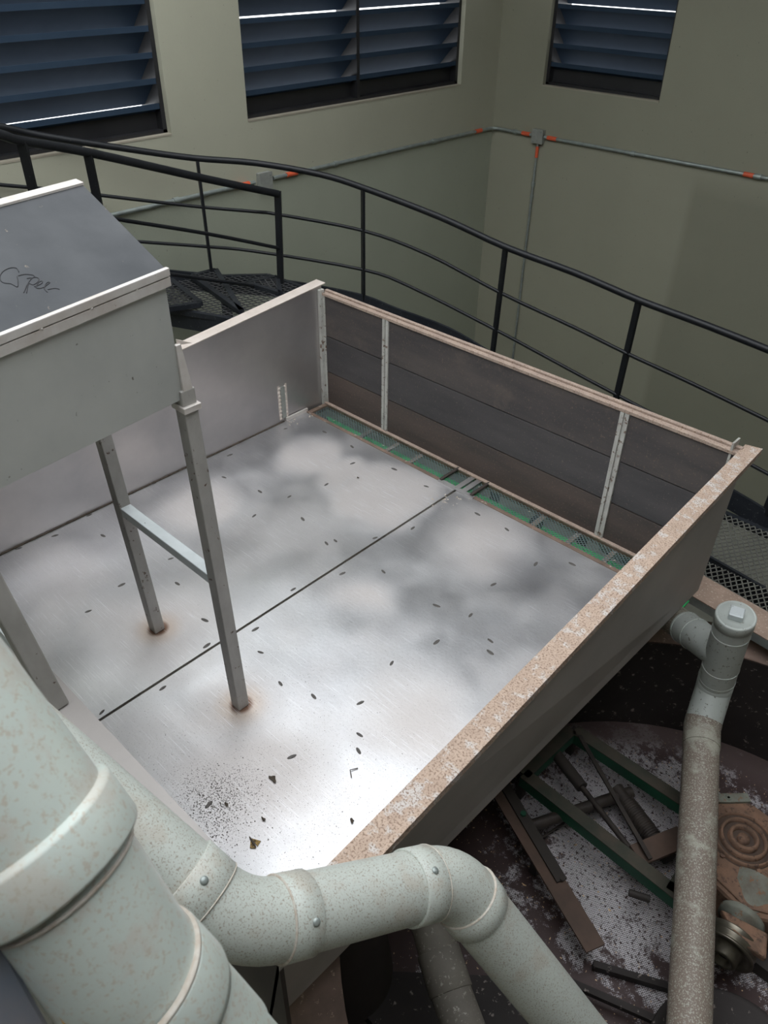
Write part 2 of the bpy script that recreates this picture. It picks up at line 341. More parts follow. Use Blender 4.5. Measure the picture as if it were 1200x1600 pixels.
# roof with an open skylight bay over the tray
SK = (-5.45, .9, -1.6, 4.3)   # x0 x1 y0 y1
cl = MB()
cl.box((XL - .22, SK[3], ZC), (XR + .2, YB + .22, ZC + .15)); cl.box((XL - .22, YF - .2, ZC), (XR + .2, SK[2], ZC + .15))
cl.box((XL - .22, SK[2], ZC), (SK[0], SK[3], ZC + .15)); cl.box((SK[1], SK[2], ZC), (XR + .2, SK[3], ZC + .15))
cl.build('ceiling', M_ceil, kind='structure')
for i, yy in enumerate((.2, 2.55)):  # unseen rafters added across the skylight for dark bands on the tray floor
    MB().box((SK[0], yy, ZC), (SK[1], yy + .22, ZC + .15)).build('rafter_%d' % (i + 1), M_ceil, kind='structure')

# louvred windows: frame (structure) with every blade as a part
def louvre_window(n, axis, plane, u0, u1, mull):
    sgn = -1 if axis == 'x' else 1
    def P(u, d, z): return (plane + sgn * d, u, z) if axis == 'x' else (u, plane + sgn * d, z)
    def bx(mb, ua, ub, da, db, za, zb):
        return mb.hexa([P(ua, da, za), P(ub, da, za), P(ub, db, za), P(ua, db, za), P(ua, da, zb), P(ub, da, zb), P(ub, db, zb), P(ua, db, zb)])
    fr = MB(); d0, d1 = .05, .17
    bx(fr, u0, u1, d0, d1, WINZ0, WINZ0 + .035); bx(fr, u0, u1, d0, d1, WINZ1 - .04, WINZ1)
    bx(fr, u0, u0 + .035, d0, .30, WINZ0, WINZ1); bx(fr, u1 - .035, u1, d0, .30, WINZ0, WINZ1)
    f = fr.build('window_%d' % n, M_lframe, kind='structure')
    if mull is not None:
        mb = MB(); bx(mb, mull - .018, mull + .018, d0 - .004, .30, WINZ0 + .035, WINZ1 - .04); mb.build('mullion', M_lframe, f)
    # narrow sill board in front of the frame
    sl = MB(); bx(sl, u0 + .002, u1 - .002, -.004, d0, WINZ0 + .0005, WINZ0 + .012); sl.build('window_sill', M_sill, f)
    # kick plate at the foot of the window
    kp = MB(); bx(kp, u0 + .035, u1 - .035, .12, .13, WINZ0 + .035, WINZ0 + .20); kp.build('kick_plate', M_lframe, f)
    bays = [(u0 + .035, u1 - .035)] if mull is None else [(u0 + .035, mull - .018), (mull + .018, u1 - .035)]
    for a, b in bays:
        z = WINZ0 + .21; k = 0
        while z < WINZ1 - .06:
            bl = MB(); drop = {(1, 1): .192, (2, 4): .166, (3, 4): .166}.get((n, k), .215)
            sec = [(.055, z - .034), (.062, z - .034), (.062, z - .003), (.062 + drop, z - drop), (.067 + drop, z - drop + .004), (.064, z + .003), (.055, z + .003)]
            n_ = len(sec); vs = [P(a, d, zz) for d, zz in sec] + [P(b, d, zz) for d, zz in sec]
            bl.add(vs, [tuple(range(n_)), tuple(range(2 * n_ - 1, n_ - 1, -1))] + [(i, n_ + i, n_ + (i + 1) % n_, (i + 1) % n_) for i in range(n_)])
            bl.build('louver_blade', M_louver, f)
            z += .164; k += 1
louvre_window(1, 'x', XL, .87, 3.6, 2.2)
louvre_window(2, 'x', XL, 4.33, 7.06, 5.64)
louvre_window(3, 'y', YB, -5.02, -3.73, None)

# ---------------------------------------------------------------- conduit on the walls
def conduit(label, pts, tapes, couplings, r=.017):
    t = thing('electrical_conduit', pts[0], label, 'conduit')
    MB().tube(pts, r, 10).build('conduit_tube', M_conduit, t)
    for a, b in tapes: MB().tube([a, b], r + .004, 12).build('orange_tape', M_orange, t)
    for a, b in couplings: MB().tube([a, b], r + .007, 12).build('coupling', M_conduit, t)
    return t
xw = XL + .022; zc = 1.07
yl = lambda y, dz=0: (xw, y, zc + dz)
conduit('galvanised conduit running along the left wall under the louvred windows', [yl(1.0), yl(4.33)], [(yl(4.13), yl(4.27))], [(yl(2.6), yl(2.66)), (yl(3.52), yl(3.57))])
yb = YB - .022
conduit('galvanised conduit from the left wall box bending round the room corner', [yl(4.53), yl(7.5)] + bend((xw, 7.0, zc), (xw, yb, zc), (-5.2, yb, zc), .1) + [(-5.05, yb, zc)],
        [(yl(4.68), yl(4.80)), (yl(7.33), yl(7.43)), ((-5.19, yb, zc), (-5.09, yb, zc))], [(yl(5.25), yl(5.29)), (yl(6.62), yl(6.68)), ((-5.30, yb, zc), (-5.26, yb, zc))])
conduit('galvanised conduit running right along the darker wall from the junction box', [(-4.91, yb, zc), (-.5, yb, zc)],
        [((-4.87, yb, zc), (-4.76, yb, zc)), ((-2.78, yb, zc), (-2.69, yb, zc))], [((-3.9, yb, zc), (-3.86, yb, zc)), ((-2.68, yb, zc), (-2.62, yb, zc))])
conduit('thin conduit dropping straight down from the junction box', [(-4.98, yb, zc - .07), (-4.98, yb, ZF + .01)],
        [((-4.98, yb, zc - .10), (-4.98, yb, zc - .21))], [((-4.98, yb, zc - .46), (-4.98, yb, zc - .50)), ((-4.98, yb, zc - .59), (-4.98, yb, zc - .62))], r=.013)
def jbox(c, axis, label):
    t = thing('junction_box', c, label, 'junction box')
    x, y, z = c; h = .065
    if axis == 'x':
        MB().box((XL + .001, y - h, z - h), (XL + .05, y + h, z + h)).build('box_body', M_box, t, .004)
        MB().box((XL + .05, y - h - .004, z - h - .004), (XL + .056, y + h + .004, z + h + .004)).build('cover_plate', M_box, t, .002)
        for s in (-1, 1): MB().lathe((XL + .056, y + s * .045, z + s * .045), (1, 0, 0), [(.006, 0), (.006, .004), (0, .005)], 8).build('screw', M_conduit, t)
    else:
        MB().box((x - h, YB - .05, z - h), (x + h, YB - .001, z + h)).build('box_body', M_box, t, .004)
        MB().box((x - h - .004, YB - .056, z - h - .004), (x + h + .004, YB - .05, z + h + .004)).build('cover_plate', M_box, t, .002)
        for s in (-1, 1): MB().lathe((x + s * .045, YB - .056, z + s * .045), (0, -1, 0), [(.006, 0), (.006, .004), (0, .005)], 8).build('screw', M_conduit, t)
jbox((XL, 4.43, zc), 'x', 'small square metal junction box on the left wall below the middle louvred window')
jbox((-4.98, YB, zc), 'y', 'small square metal junction box near the room corner with the conduit dropping from it')

# ---------------------------------------------------------------- curved stair: stringers, treads, railings
def expand_mesh(mb, poly, z, pitch_l, pitch_s, wd, th, ang=0., zfun=None):
    """diamond strands of expanded metal clipped to a convex plan polygon"""
    pts = [V((p[0], p[1], 0)) for p in poly]
    ca, sa = math.cos(ang), math.sin(ang)
    def inside(p):
        s = None
        for i in range(len(pts)):
            a, b = pts[i], pts[(i + 1) % len(pts)]
            c = (b.x - a.x) * (p.y - a.y) - (b.y - a.y) * (p.x - a.x)
            if s is None: s = c > 0
            elif (c > 0) != s: return False
        return True
    cx = sum(p.x for p in pts) / len(pts); cy = sum(p.y for p in pts) / len(pts); R = max((p - V((cx, cy, 0))).length for p in pts)
    n1 = int(R / pitch_l) + 2; n2 = int(R / pitch_s) + 2
    W = lambda u, v: V((cx + u * ca - v * sa, cy + u * sa + v * ca, 0))
    for j in range(-n2, n2 + 1):
        for i in range(-n1, n1 + 1):
            u = i * pitch_l + (pitch_l / 2 if j % 2 else 0); v = j * pitch_s
            for du in (-pitch_l / 2, pitch_l / 2):
                a = W(u, v); b = W(u + du, v + pitch_s)
                if inside((a + b) / 2):
                    a.z = b.z = z if zfun is None else zfun((a + b) / 2)
                    mb.bar(a, b, wd, th)
ST = [(-5.45, 2.72, .80), (-5.42, 3.05, .70), (-5.359, 3.24, 0.632), (-5.177, 3.613, 0.543), (-4.95, 3.966, 0.478), (-4.65, 4.19, .44), (-4.292, 4.335, 0.419), (-4.008, 4.414, 0.37), (-3.558, 4.512, 0.317), (-3.158, 4.569, 0.216), (-2.614, 4.64, 0.104), (-2.157, 4.667, -0.001), (-1.634, 4.696, -0.102), (-1.165, 4.707, -0.186), (-0.984, 4.698, -0.213), (-0.604, 4.717, -0.29), (-.2, 4.72, -.34)]
ISTR = [(-4.72, 1.9, .98), (-4.80, 2.25, .86), (-4.90, 2.6, .70), (-4.97, 2.90, .56), (-4.49, 3.10, .56), (-4.05, 3.30, .54), (-3.96, 3.6, .42), (-3.80, 3.95, .28), (-3.1, 4.10, .05), (-2.2, 4.1, -.12), (-1.4, 4.1, -.24), (-.2, 4.1, -.36)]
stair = thing('curved_staircase', (-3.4, 4.4, ZF), 'black steel curved staircase with expanded metal treads behind the tray', 'staircase')
def ribbon(pts, up, dn, th):
    p = smooth_path(pts, 4); mb = MB(); n = len(p); vs = []
    for i, q in enumerate(p):
        d = (p[min(i + 1, n - 1)] - p[max(i - 1, 0)]); r = V((d.y, -d.x, 0)).normalized() * th / 2
        vs += [q - r + V((0, 0, up)), q + r + V((0, 0, up)), q + r - V((0, 0, dn)), q - r - V((0, 0, dn))]
    fs = [tuple(4 * i + a for a in (k, (k + 1) % 4)) + tuple(4 * (i + 1) + a for a in ((k + 1) % 4, k)) for i in range(n - 1) for k in range(4)]
    fs += [(0, 1, 2, 3), (4 * n - 1, 4 * n - 2, 4 * n - 3, 4 * n - 4)]
    mb.add(vs, fs); return mb
ribbon(ST, .02, .13, .02).build('stringer', M_blacksteel, stair)
ribbon(ISTR, .0, .14, .02).build('stringer', M_blacksteel, stair)
# stringer supports down to the ground
for x, y, z in ((-5.17, 3.62, .4), (-2.2, 4.68, -.12), (-4.5, 3.15, .40), (-3.0, 4.58, .05)):
    MB().box((x - .03, y - .03, ZF), (x + .03, y + .03, z)).build('support_post', M_blacksteel, stair)
def tread(corners, z, mesh_m=None, pl=.075, ps=.028, ang=.2, fw=.035):
    f = MB(); n = len(corners)
    for i in range(n):
        a = V((*corners[i], z)); b = V((*corners[(i + 1) % n], z)); f.bar(a, b, fw, .035)
    fo = f.build('tread', M_blacksteel, stair)
    m = MB(); expand_mesh(m, corners, z + .012, pl, ps, .006, .004, ang)
    g = m.build('tread_mesh', mesh_m or M_tread, fo); g['kind'] = 'stuff'
    return fo
# landing and the winder treads seen above the left side of the tray
tread([(-5.50, 3.22), (-5.40, 3.38), (-5.16, 3.62), (-4.93, 3.88), (-4.55, 3.90), (-4.02, 3.34), (-4.49, 3.11), (-4.95, 2.91)], .545, ang=.6)
tread([(-5.42, 3.0), (-5.27, 3.2), (-4.716, 3.077), (-4.83, 2.81)], .60, ang=1.1, fw=.04)
tread([(-5.24, 3.38), (-5.22, 3.59), (-4.41, 3.21)], .59, ang=.9, fw=.04)
tread([(-4.87, 3.617), (-4.80, 3.868), (-4.52, 3.665)], .57, ang=.2)
# treads descending behind the back wall of the tray
for i in range(9):
    x0 = -4.55 + i * .36; z = .30 - i * .055 - (.02 if i > 4 else 0)
    yo0 = 4.22 if i == 0 else (4.40 if i == 1 else 4.55)
    tread([(x0, 4.10), (x0 + .33, 4.10), (x0 + .33, min(yo0 + .1, 4.64)), (x0, yo0)], z, pl=.062, ps=.03, ang=0)
# lower platform at the right
plat = [(-1.35, 3.86), (-.05, 3.86), (-.05, 4.66), (-1.35, 4.66)]
pf = MB(); pf.bar((-1.35, 3.86, -.34), (-1.35, 4.66, -.34), .04, .05); pf.bar((-.05, 3.86, -.34), (-.05, 4.66, -.34), .04, .05); pf.bar((-1.35, 3.84, -.34), (-.05, 3.84, -.34), .04, .05); pf.bar((-1.35, 4.67, -.34), (-.05, 4.67, -.34), .04, .05)
pf = pf.build('platform_frame', M_blacksteel, stair)
pm = MB(); expand_mesh(pm, plat, -.31, .064, .020, .007, .004, math.pi / 2)
tag(pm.build('platform_mesh', M_treadr, pf), kind='stuff')

OUT = [(-5.572, 2.029, 1.854), (-5.55, 2.328, 1.754), (-5.52, 2.573, 1.672), (-5.387, 3.094, 1.537), (-5.222, 3.517, 1.44), (-4.989, 3.9, 1.384), (-4.62, 4.202, 1.318), (-4.289, 4.337, 1.256), (-3.665, 4.471, 1.15), (-3.117, 4.532, 1.049), (-2.577, 4.586, 0.989), (-2.112, 4.6, 0.931), (-1.681, 4.627, 0.891), (-1.278, 4.64, 0.851), (-0.943, 4.66, 0.805)]
OM1 = [(-5.565, 1.932, 1.498), (-5.555, 2.257, 1.41), (-5.53, 2.555, 1.335), (-5.47, 2.784, 1.276), (-5.252, 3.468, 1.106), (-5.008, 3.876, 1.033), (-4.914, 4.013, 1.005), (-4.305, 4.33, 0.947), (-3.75, 4.463, 0.862), (-3.126, 4.548, 0.715), (-2.526, 4.615, 0.611), (-2.121, 4.622, 0.553), (-1.661, 4.657, 0.486), (-1.16, 4.658, 0.421), (-0.809, 4.686, 0.356)]
OM2 = [(-5.57, 1.857, 1.227), (-5.56, 2.175, 1.124), (-5.53, 2.576, 1.021), (-5.427, 3.04, 0.898), (-5.236, 3.509, 0.798), (-5.023, 3.855, 0.728), (-4.306, 4.329, 0.645), (-3.873, 4.444, 0.581), (-3.141, 4.561, 0.424), (-2.482, 4.639, 0.28), (-2.159, 4.649, 0.229), (-1.581, 4.685, 0.128), (-1.162, 4.687, 0.077), (-0.694, 4.704, -0.007)]
orail = thing('stair_railing', (-3.1, 4.55, .2), 'long black curved railing with two mid rails sweeping behind the tray to the right', 'railing')
MB().tube(smooth_path(OUT), .0225, 12).build('handrail', M_black, orail)
MB().tube(smooth_path(OM1), .0125, 8).build('mid_rail', M_black, orail)
MB().tube(smooth_path(OM2), .0125, 8).build('mid_rail', M_black, orail)
for a, b, wd in (((-5.213, 3.537, 1.425), (-5.217, 3.546, 0.54), .036), ((-4.299, 4.333, 1.245), (-4.302, 4.335, 0.40), .042), ((-3.117, 4.532, 1.04), (-3.163, 4.569, 0.20), .046), ((-2.112, 4.60, 0.92), (-2.164, 4.669, -0.02), .046), ((-.98, 4.66, .81), (-1.0, 4.70, -.23), .046)):
    MB().bar(a, b, wd, .02, (-.4, -.9, 0)).build('post', M_black, orail)
INN = [(-4.457, 1.615, 2.016), (-4.527, 1.876, 1.914), (-4.578, 2.001, 1.859), (-4.707, 2.436, 1.717), (-4.761, 3.224, 1.437), (-4.718, 3.866, 1.221)]
irail = thing('stair_railing', (-4.76, 3.0, .6), 'shorter black inner stair railing ending in a free post above the treads', 'railing')
MB().tube(smooth_path(INN), .026, 12).build('handrail', M_black, irail)
MB().tube(smooth_path([(-4.486, 1.532, 1.714), (-4.558, 1.799, 1.595), (-4.766, 2.564, 1.295), (-4.786, 3.252, 1.05), (-4.727, 3.856, 0.822)]), .013, 8).build('mid_rail', M_black, irail)
MB().tube(smooth_path([(-4.509, 1.463, 1.463), (-4.582, 1.737, 1.34), (-4.815, 2.913, 0.838), (-4.781, 3.599, 0.583), (-4.729, 3.854, 0.478)]), .013, 8).build('mid_rail', M_black, irail)
for a, b in (((-4.578, 2.001, 1.859), (-4.72, 2.06, .93)), ((-4.708, 2.435, 1.71), (-4.83, 2.51, .76)), ((-4.718, 3.866, 1.24), (-4.738, 3.842, 0.30))):
    MB().bar(a, b, .05, .022, (.6, -.8, 0)).build('post', M_black, irail)

# ---------------------------------------------------------------- the tray
TX0, TX1, TY0, TY1 = -3.82, -.93, .56, 3.44
tray = thing('steel_tray', (-2.4, 2.0, 0), 'large square steel receiving tray with bare metal floor, sheet sides and a plank back', 'tray')
SX = -2.415
fl = MB().box((TX0, TY0, -.012), (SX - .007, 3.245, 0)).build('floor_plate', M_floor, tray)
fr = MB().hexa([(SX + .007, TY0, -.012), (-.975, TY0, -.012), (-.932, 3.245, -.012), (SX + .007, 3.245, -.012), (SX + .007, TY0, -.001), (-.972, TY0, -.001), (-.930, 3.245, -.001), (SX + .007, 3.245, -.001)]).build('floor_plate', M_floor, tray)
MB().box((SX - .03, TY0, -.03), (SX + .03, 3.245, -.0125)).build('seam_strip', M_crumb, tray)
WY = [(-3.8, 2.34), (-3.811, 1.979), (-3.8, 1.525), (-3.762, 1.288), (-3.80, 1.091), (-3.119, 1.629), (-3.123, 1.325), (-3.068, 1.1), (-2.443, 1.374), (-2.371, 1.075), (-2.446, 0.81), (-3.1, 2.198), (-3.734, 2.988), (-3.737, 2.51), (-3.088, 3.006), (-3.033, 2.72), (-3.099, 2.472), (-2.442, 2.546), (-2.349, 2.766), (-2.354, 2.201), (-2.448, 1.932), (-1.649, 2.998), (-1.714, 2.7), (-1.658, 2.167), (-1.656, 2.431), (-1.722, 1.914), (-2.362, 1.608), (-1.661, 1.642), (-1.666, 1.239), (-1.733, 0.862)]
WX = [(-3.553, 2.322), (-3.567, 1.478), (-2.921, 1.535), (-2.593, 1.472), (-3.509, 3.149), (-3.237, 3.147), (-2.848, 3.145), (-2.572, 3.142), (-3.27, 2.381), (-2.604, 2.318), (-2.585, 2.37), (-2.871, 2.377), (-2.206, 2.367), (-2.164, 3.138), (-1.948, 3.139), (-1.504, 3.138), (-1.826, 2.364), (-1.474, 2.358), (-1.428, 2.296), (-2.223, 1.527), (-2.005, 1.466), (-1.839, 1.521), (-1.54, 1.516), (-1.485, 1.454)]
def weld_proto(dx, dy, parent):
    mb = MB(); n = 12; vs = []
    for r, h in ((1, 0), (.75, .0022), (.35, .0014)):
        vs += [(math.cos(2 * math.pi * k / n) * dx * r, math.sin(2 * math.pi * k / n) * dy * r, h) for k in range(n)]
    mb.add(vs, [(i * n + k, i * n + (k + 1) % n, (i + 1) * n + (k + 1) % n, (i + 1) * n + k) for i in range(2) for k in range(n)] + [tuple(range(2 * n, 3 * n))], True)
    me = bpy.data.meshes.new('weld_mark'); me.from_pydata(mb.v, [], mb.f); me.materials.append(M_weld); return me
meY = weld_proto(.0085, .022, None); meX = weld_proto(.022, .0085, None)
for lst, me in ((WY, meY), (WX, meX)):
    for x, y in lst:
        par = fl if x < SX else fr
        o = bpy.data.objects.new('weld_mark', me); C.objects.link(o); o.parent = par
        o.location = V((x, y, .0004 if par is fl else -.0006)) - wloc(par)
        o.rotation_euler.z = random.uniform(-.35, .35)
        s = random.uniform(.75, 1.1); o.scale = (s, s, 1)
# left wall (inner face at X = -3.82), top edge falls gently towards the camera end
def lw(y): return .885 + (y - 3.45) * .088
wl = MB(); yf, yn = 3.45, .53
wl.hexa([(-3.835, yn, -.03), (-3.82, yn, -.03), (-3.82, yf, -.03), (-3.835, yf, -.03), (-3.835, yn, lw(yn)), (-3.82, yn, lw(yn)), (-3.82, yf, lw(yf)), (-3.835, yf, lw(yf))])
wlo = wl.build('left_side_sheet', M_sheet_far, tray)
MB().box((-3.821, .56, .0005), (-3.811, 3.05, .006)).build('joint_line', M_crumb, wlo)
f_ = MB(); f_.hexa([(-3.90, yn, lw(yn)), (-3.812, yn, lw(yn)), (-3.812, yf + .03, lw(yf)), (-3.90, yf + .03, lw(yf)), (-3.90, yn, lw(yn) + .006), (-3.812, yn, lw(yn) + .006), (-3.812, yf + .03, lw(yf) + .006), (-3.90, yf + .03, lw(yf) + .006)])
f_.build('top_flange', M_flange_l, wlo)
# repaired slot with weld halo in the left wall, and small lip at its foot
rp = MB(); rp.box((-3.8195, 3.035, .03), (-3.812, 3.07, .27)); rpo = rp.build('repair_strip', M_box, wlo)
for s in (-1, 1):
    hl = MB()
    for k in range(9):
        yy = 3.0525 + s * .026 + random.uniform(-.003, .003); z = .03 + k * .029
        hl.lathe((-3.8195, yy, z), (1, 0, 0), [(.013, 0), (.009, .004), (0, .006)], 7)
    hl.build('weld_bead', M_flange_l, wlo)['kind'] = 'stuff'
for s in (-1, 1): MB().box((-3.8198, 3.0525 + s * .032 - .009, .03), (-3.8185, 3.0525 + s * .032 + .009, .285)).build('ground_patch', M_flange_l, wlo)
MB().box((-3.815, 3.06, .001), (-3.80, 3.26, .028)).build('foot_lip', M_rim, wlo)
# near wall of the tray with flat top flange (mostly hidden by the pipes)
nw = MB().box((-3.82, .53, -.03), (-.86, .545, .828)).build('near_side_sheet', M_dark2, tray)  # dark brown on this sheet stands in for the shade on it
MB().box((-3.88, .44, .828), (-.82, .545, .84)).build('top_flange', M_outer, nw)
# right wall, leaning slightly outwards towards the near end
rw_ = MB()
A_ = dict(fb=(-.915, 3.46, -.03), nb=(-.962, .53, -.03), ft=(-.875, 3.34, .835), nt=(-.80, .53, .835))
def off(p, d): return (p[0] + d, p[1], p[2])
rw_.hexa([off(A_['nb'], -.012), A_['nb'], A_['fb'], off(A_['fb'], -.012), off(A_['nt'], -.012), A_['nt'], A_['ft'], off(A_['ft'], -.012)])
rwo = rw_.build('right_side_sheet', M_outer, tray)
ff = MB(); ff.hexa([(-.838, .50, .835), (-.748, .50, .835), (-.862, 3.54, .835), (-.938, 3.52, .835), (-.838, .50, .847), (-.748, .50, .847), (-.862, 3.54, .847), (-.938, 3.52, .847)])
ff.hexa([(-.754, .50, .815), (-.748, .50, .815), (-.862, 3.54, .815), (-.868, 3.54, .815), (-.754, .50, .84), (-.748, .50, .84), (-.862, 3.54, .84), (-.868, 3.54, .84)])
ff.build('top_flange', M_flange, rwo)
MB().box((-.972, 3.43, .72), (-.962, 3.50, .88)).build('corner_tab', M_post, rwo)
# back wall: three bays of three dark planks between flaking angle posts
bays = [(-3.79, -3.235), (-3.185, -1.548), (-1.495, -.935)]
cuts = [0.0, .265, .535, .82]
for bi, (a, b) in enumerate(bays):
    for k in range(3):
        z0 = cuts[k] + .003; z1 = cuts[k + 1] - .003
        yo = random.uniform(-.003, .003)
        MB().box((a, TY1 + yo, z0), (b, TY1 + .022 + yo, z1)).build('plank', (M_plank3, M_plank2, M_plank)[k], tray, .002)
MB().box((-3.82, TY1 + .026, -.03), (-.94, TY1 + .034, .81)).build('backing_sheet', M_soil, tray)
for x in (-3.21, -1.522):
    p = MB(); p.box((x - .026, TY1 - .012, .0), (x - .004, TY1 + .02, .822)); p.box((x + .004, TY1 - .012, .0), (x + .026, TY1 + .02, .822)); p.box((x - .005, TY1 - .004, .0), (x + .005, TY1 + .015, .82))
    p.build('plank_post', M_post, tray, .002)
cp = MB(); cp.box((-3.818, TY1 - .03, .0), (-3.792, TY1 + .01, .86)); cp.box((-3.795, TY1 - .006, 0), (-3.775, TY1 + .01, .84)); cp.build('corner_angle', M_post, tray, .002)
tf = MB(); tf.box((-3.80, TY1 - .012, .822), (-.93, TY1 + .045, .840)); tf.box((-3.80, TY1 + .02, .84), (-.93, TY1 + .045, .852)); tf.build('top_flange', M_flange_b, tray, .002)
# drain trough along the foot of the back wall
tr = MB()
tr.box((-3.80, 3.245, -.03), (-.93, 3.272, .004)); tr.box((-3.80, 3.418, -.03), (-.93, 3.44, .012)); tr.box((-3.80, 3.245, -.03), (-3.765, 3.44, .008))
tro = tr.build('drain_trough', M_trough, tray, .002)
MB().box((-3.77, 3.27, -.10), (-.93, 3.42, -.09)).build('trough_bottom', M_green, tro)
MB().box((-3.80, 3.412, .012), (-.93, 3.44, .020)).build('trough_lip', M_flange_b, tro)
gm = MB(); expand_mesh(gm, [(-3.765, 3.272), (-.935, 3.272), (-.935, 3.418), (-3.765, 3.418)], -.006, .026, .0115, .0042, .002, 0.0)
tag(gm.build('grating_mesh', M_mesh, tro), kind='stuff')
for x, m_, wd, z in ((-3.31, M_trough, .03, -.028), (-3.06, M_flange, .03, -.028), (-2.85, M_flange, .03, -.028), (-1.876, M_flange, .03, -.028), (-1.636, M_flange, .03, -.028), (-1.40, M_flange, .03, -.028)):
    MB().box((x - wd / 2, 3.272, z), (x + wd / 2, 3.418, z + .012)).build('cross_bar', m_, tro)
for x in (-2.546, -2.302):
    z0 = MB(); z0.tube([(x, 3.25, .012), (x, 3.43, .012)], .010, 8)
    for k in range(14): z0.lathe((x, 3.258 + k * .0125, .012), (0, 1, 0), [(.009, 0), (.013, .003), (.009, .006)], 8)
    z0.build('threaded_rod', M_rod, tro)
lp_ = MB(); lp_.box((-2.435, 3.255, .001), (-2.40, 3.43, .010)); lp_.box((-2.385, 3.255, .001), (-2.35, 3.43, .010)); lp_.box((-2.56, 3.235, .001), (-2.28, 3.265, .008))
lp_.build('patch_plate', M_sheet, tro)

# ---------------------------------------------------------------- hopper on legs standing in the tray
hop = thing('feed_hopper', (-2.4, .9, 0), 'grey sheet steel hopper with sloping lid on four legs standing in the tray', 'hopper')
dx = lambda y: -2.09 - .2 * (y - 1.25)         # front plane of the hopper, turned a little to the tray
Y0, Y1 = .38, 1.25
B0, B1 = -2.86, -2.86
hb = MB(); zb0, zb1 = 1.575, 1.525
hb.hexa([(B0, Y0, zb0), (dx(Y0), Y0, zb0), (dx(Y1), Y1, zb1), (B1, Y1, zb1), (B0, Y0, 1.95), (dx(Y0), Y0, 1.95), (dx(Y1), Y1, 1.95), (B1, Y1, 1.95)])
hb.build('hopper_body', M_hopper, hop, .004)
rx = lambda y: -2.52 - .2 * (y - 1.27)
ld = MB(); e = .012
ld.hexa([(dx(Y0) + .005, Y0, 1.955), (dx(Y1) + .005, Y1 + .008, 1.955), (rx(Y1), Y1 + .008, 2.128), (rx(Y0), Y0, 2.128),
         (dx(Y0) + .005, Y0, 1.963), (dx(Y1) + .005, Y1 + .008, 1.963), (rx(Y1), Y1 + .008, 2.137), (rx(Y0), Y0, 2.137)])
lid = ld.build('lid', M_lid, hop)
ge = MB(); ge.add([(dx(Y1), Y1, 1.95), (rx(Y1), Y1, 2.128), (B1, Y1, 1.95), (dx(Y1), Y1 - .01, 1.95), (rx(Y1), Y1 - .01, 2.128), (B1, Y1 - .01, 1.95)], [(0, 1, 2), (5, 4, 3), (0, 3, 4, 1), (1, 4, 5, 2)])
ge.build('gable_sheet', M_hopper, hop)
l2 = MB(); l2.hexa([(rx(Y0), Y0, 2.115), (rx(Y1), Y1, 2.115), (B1, Y1, 1.955), (B0, Y0, 1.955), (rx(Y0), Y0, 2.123), (rx(Y1), Y1, 2.123), (B1, Y1, 1.963), (B0, Y0, 1.963)])
l2.build('rear_lid', M_lid, hop)
MB().hexa([(rx(Y0) - .035, Y0, 2.136), (rx(Y0) + .012, Y0, 2.133), (rx(Y1) + .012, Y1 + .012, 2.133), (rx(Y1) - .035, Y1 + .012, 2.136), (rx(Y0) - .035, Y0, 2.143), (rx(Y0) + .012, Y0, 2.140), (rx(Y1) + .012, Y1 + .012, 2.140), (rx(Y1) - .035, Y1 + .012, 2.143)]).build('ridge_strip', M_rim, lid)
def strip(a0, a1, z0, z1):
    return MB().hexa([(dx(Y0) + a0, Y0, z0), (dx(Y0) + a1, Y0, z0), (dx(Y1) + a1, Y1 + .012, z0), (dx(Y1) + a0, Y1 + .012, z0), (dx(Y0) + a0, Y0, z1), (dx(Y0) + a1, Y0, z1), (dx(Y1) + a1, Y1 + .012, z1), (dx(Y1) + a0, Y1 + .012, z1)])
strip(-.002, .016, 1.947, 1.972).build('rim_bead', M_rim, hop, .003)
strip(.001, .013, 1.915, 1.944).build('rim_band', M_rim, hop, .002)
for k in range(5):
    sw = MB(); y = .47 + k * .165; sw.lathe((dx(y) + .012, y, 1.945), (1, .2, 0), [(.007, 0), (.005, .004), (0, .006)], 8)
    sw.build('spot_weld', M_rim, hop)
n = V((.388, .0776, .9184))
for st in ([(-2.179, 0.858, 2.021), (-2.195, 0.861, 2.027), (-2.2, 0.846, 2.031), (-2.191, 0.821, 2.029), (-2.171, 0.801, 2.022), (-2.151, 0.799, 2.014), (-2.142, 0.815, 2.009), (-2.127, 0.823, 2.002), (-2.143, 0.835, 2.007), (-2.165, 0.845, 2.016)],
           [(-2.166, 0.849, 2.016), (-2.167, 0.87, 2.014), (-2.156, 0.888, 2.008), (-2.145, 0.871, 2.005), (-2.125, 0.848, 1.999), (-2.102, 0.826, 1.991)],
           [(-2.151, 0.864, 2.008), (-2.148, 0.891, 2.005), (-2.135, 0.887, 2.0), (-2.124, 0.866, 1.997), (-2.13, 0.856, 2.0), (-2.099, 0.832, 1.989)],
           [(-2.116, 0.864, 1.994), (-2.122, 0.886, 1.994), (-2.131, 0.896, 1.997), (-2.13, 0.885, 1.998), (-2.112, 0.866, 1.992), (-2.107, 0.88, 1.988), (-2.117, 0.904, 1.991), (-2.122, 0.911, 1.992), (-2.122, 0.902, 1.993), (-2.103, 0.884, 1.987), (-2.088, 0.884, 1.98)],
           [(-2.097, 0.89, 1.983), (-2.097, 0.91, 1.982), (-2.09, 0.92, 1.978)]):
    pts = []
    for p in smooth_path(st, 4):
        # drop onto the lid's top face
        x = p.x; d0_ = dx(p.y) + .005; r0_ = rx(p.y); t = (x - d0_) / (r0_ - d0_)
        pts.append(V((x, p.y, 1.963 + t * (2.137 - 1.963) + .0008)))
    MB().tube(pts, .0014, 5).build('marker_scrawl', M_ink, lid)
